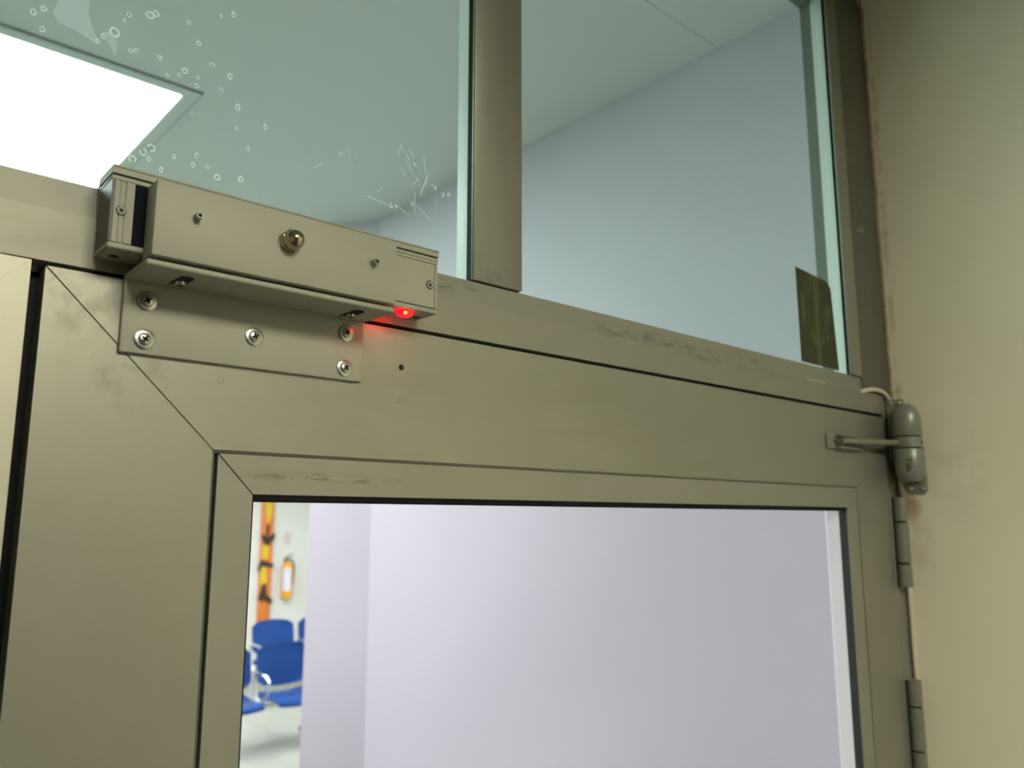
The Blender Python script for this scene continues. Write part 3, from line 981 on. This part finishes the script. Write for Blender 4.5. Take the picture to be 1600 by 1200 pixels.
# ------------------------------------------------------------------ waiting seats in the hall
def shell(cx, cy, w, z0, z1, sag, tilt, thick=9, rad=70, n=13, k=9):
    """curved back shell facing -y with rounded corners"""
    bm = bmesh.new()
    F, B_ = [], []
    for j in range(k):
        v = j / (k - 1)
        rf, rb = [], []
        for i in range(n):
            u = 2 * i / (n - 1) - 1
            zz_ = z0 + (z1 - z0) * v
            e = 0.0
            dz = min(zz_ - z0, z1 - zz_)
            if dz < rad:
                e = rad - math.sqrt(max(0, rad * rad - (rad - dz) ** 2))
            xx = u * (w / 2 - e)
            crown = (18 if v > .5 else -22) * (1 - u * u) * abs(2 * v - 1) ** 1.5
            yy = -sag * (u * u) + tilt * v
            rf.append(bm.verts.new((cx + xx, cy + yy, zz_ + crown)))
            rb.append(bm.verts.new((cx + xx, cy + yy + thick, zz_ + crown)))
        F.append(rf)
        B_.append(rb)
    for j in range(k - 1):
        for i in range(n - 1):
            bm.faces.new((F[j][i], F[j][i + 1], F[j + 1][i + 1], F[j + 1][i]))
            bm.faces.new((B_[j][i], B_[j + 1][i], B_[j + 1][i + 1], B_[j][i + 1]))
    for j in range(k - 1):
        bm.faces.new((F[j][0], F[j + 1][0], B_[j + 1][0], B_[j][0]))
        bm.faces.new((F[j][-1], B_[j][-1], B_[j + 1][-1], F[j + 1][-1]))
    for i in range(n - 1):
        bm.faces.new((F[0][i], B_[0][i], B_[0][i + 1], F[0][i + 1]))
        bm.faces.new((F[-1][i], F[-1][i + 1], B_[-1][i + 1], B_[-1][i]))
    bmesh.ops.recalc_face_normals(bm, faces=bm.faces[:])
    return MB().add(bm)


def seat_pan(cx, cy, w, z):
    prof = [(-250, -34), (-238, -8), (-200, 6), (-120, 4), (0, -12), (100, -14), (170, 4), (195, 30)]
    bm = bmesh.new()
    T, B_ = [], []
    n = 11
    for (y, dz) in prof:
        a, b_ = [], []
        for i in range(n):
            u = 2 * i / (n - 1) - 1
            e = 22 if (y < -235 or y > 190) else 0
            lift = 16 * u * u
            a.append(bm.verts.new((cx + u * (w / 2 - e), cy + y, z + dz + lift)))
            b_.append(bm.verts.new((cx + u * (w / 2 - e), cy + y, z + dz + lift - 10)))
        T.append(a)
        B_.append(b_)
    for j in range(len(prof) - 1):
        for i in range(n - 1):
            bm.faces.new((T[j][i], T[j][i + 1], T[j + 1][i + 1], T[j + 1][i]))
            bm.faces.new((B_[j][i], B_[j + 1][i], B_[j + 1][i + 1], B_[j][i + 1]))
        bm.faces.new((T[j][0], T[j + 1][0], B_[j + 1][0], B_[j][0]))
        bm.faces.new((T[j][-1], B_[j][-1], B_[j + 1][-1], T[j + 1][-1]))
    for i in range(n - 1):
        bm.faces.new((T[0][i], B_[0][i], B_[0][i + 1], T[0][i + 1]))
        bm.faces.new((T[-1][i], T[-1][i + 1], B_[-1][i + 1], B_[-1][i]))
    bmesh.ops.recalc_face_normals(bm, faces=bm.faces[:])
    return MB().add(bm)


def bench(x0, y, count, label):
    """x0: centre of the first seat; seats run along +x and face -y; y: plane of the backrests"""
    pitch = 600
    t = thing('waiting_bench', label, 'bench', (x0 + pitch * (count - 1) / 2, y - 150, FLOOR), 'blue waiting benches')
    F = FLOOR
    for k in range(count):
        x = x0 + k * pitch
        shell(x, y, 540, F + 510, F + 880, 45, 60).build('backrest', 'blue', t)
        seat_pan(x, y - 190, 500, F + 405).build('seat', 'blue', t)
        for s in (-120, 120):
            MB().tube([(x + s, y - 300, F + 372), (x + s, y - 60, F + 368), (x + s, y + 20, F + 410), (x + s, y + 42, F + 560), (x + s, y + 60, F + 700)], 11, 8).build('seat_support', 'chrome', t)
    MB().box(x0 - 330, x0 + pitch * (count - 1) + 330, y - 180, y - 130, F + 318, F + 362, 4, 2).build('beam', 'chrome', t)
    for k in (-.5, count - .5):
        x = x0 + k * pitch
        MB().tube([(x, y - 155, F + 330), (x, y - 150, F + 60)], 24, 12).build('leg', 'chrome', t)
        fo = MB().tube([(x, y - 420, F + 34), (x, y - 300, F + 52), (x, y - 150, F + 66), (x, y + 20, F + 50), (x, y + 120, F + 34)], 20, 10).build('foot', 'chrome', t)
        for dy in (-420, 120):
            MB().cyl((x, y + dy, F), (0, 0, 1), 24, 32, 16, 3).build('foot_pad', 'strap', fo)
    for k in range(count + 1):
        x = x0 + (k - .5) * pitch
        MB().tube([(x, y - 150, F + 350), (x, y - 60, F + 480), (x, y - 40, F + 600), (x, y - 90, F + 650), (x, y - 300, F + 640), (x, y - 360, F + 600), (x, y - 330, F + 480), (x, y - 200, F + 360)], 15, 10).build('armrest', 'chrome', t)
    return t


bench(3250, 7360, 2, 'front row of blue plastic waiting seats with chrome arms, seen through the door glass')
bench(4600, 9160, 2, 'rear row of blue plastic waiting seats, half hidden behind the front row')

# ------------------------------------------------------------------ spine board, extinguisher and sign on the far wall
WY = 10300
sb = thing('spine_board', 'orange spine board with yellow and dark straps standing against the far wall', 'stretcher', (4972, WY - 40, -1450))
MB().box(4890, 5060, WY - 62, WY - 4, -1450, 420, 18, 3).build('board', 'orange', sb)
q = MB()
q.prism([(4905, 380), (5030, 380), (5010, 60), (4965, -60), (4930, 60)], 'y', WY - 78, WY - 62)
q.build('yellow_strap', 'yellow', sb)
q = MB()
q.prism([(4900, -330), (4990, -330), (4985, -520), (4900, -520)], 'y', WY - 76, WY - 62)
q.build('yellow_strap', 'yellow', sb)
q = MB()
q.prism([(4900, -620), (4975, -620), (4980, -860), (4890, -860)], 'y', WY - 76, WY - 62)
q.build('yellow_strap', 'yellow', sb)
for poly in ([(4880, -180), (4960, -240), (5065, -175), (5062, -250), (4980, -340), (4930, -330), (4880, -250)],
             [(4875, -540), (4930, -545), (5065, -590), (5062, -640), (4900, -620), (4850, -690), (4845, -650)],
             [(4950, -60), (4985, -60), (4970, -220), (4945, -220)],
             [(4935, -850), (4965, -850), (4985, -1000), (5068, -1060), (5066, -1130), (4960, -1060), (4870, -1070), (4872, -1030)]):
    MB().prism(poly, 'y', WY - 90, WY - 74).build('dark_strap', 'strap', sb)

ex = thing('fire_extinguisher', 'yellow orange fire extinguisher with white label hung on the far wall', 'extinguisher', (5275, WY - 90, -1060))
b = MB()
b.lathe([(0, 0), (60, 0), (72, 10), (74, 30), (74, 400), (66, 440), (40, 470), (24, 480), (24, 500), (0, 500)], (5275, WY - 90, -1060), (0, 0, 1), 28)
b.build('cylinder', 'ext', ex)
b = MB()
seg = []
bm = bmesh.new()
rows = []
for (z) in (-960, -650):
    rows.append([bm.verts.new((5275 + 75.5 * math.cos(a), WY - 90 + 75.5 * math.sin(a), z)) for a in [R(185 + 8.5 * k) for k in range(13)]])
for k in range(12):
    bm.faces.new((rows[0][k], rows[0][k + 1], rows[1][k + 1], rows[1][k]))
b.add(bm)
b.build('paper_label', 'paper', ex)
b = MB()
b.box(5262, 5288, WY - 103, WY - 77, -562, -520, 3, 2)
b.box(5240, 5330, WY - 100, WY - 80, -520, -505, 3, 2)
b.tube([(5255, WY - 90, -500), (5300, WY - 90, -478), (5350, WY - 90, -470)], 8, 8)
b.build('valve', 'steel_dull', ex)
MB().tube([(5288, WY - 95, -545), (5340, WY - 100, -560), (5362, WY - 100, -640), (5358, WY - 95, -800), (5352, WY - 92, -900)], 11, 10).build('hose', 'strap', ex)
MB().box(5255, 5295, WY - 20, WY - .5, -760, -520, 2, 1).build('wall_bracket', 'steel_dull', ex)
b = MB()
b.box(5240, 5340, WY - 6, WY - .5, -330, -170, 2, 1)
tag(b.build('wall_sign', 'pinksign'), 'small faded pinkish sign above the fire extinguisher on the far wall', 'sign')
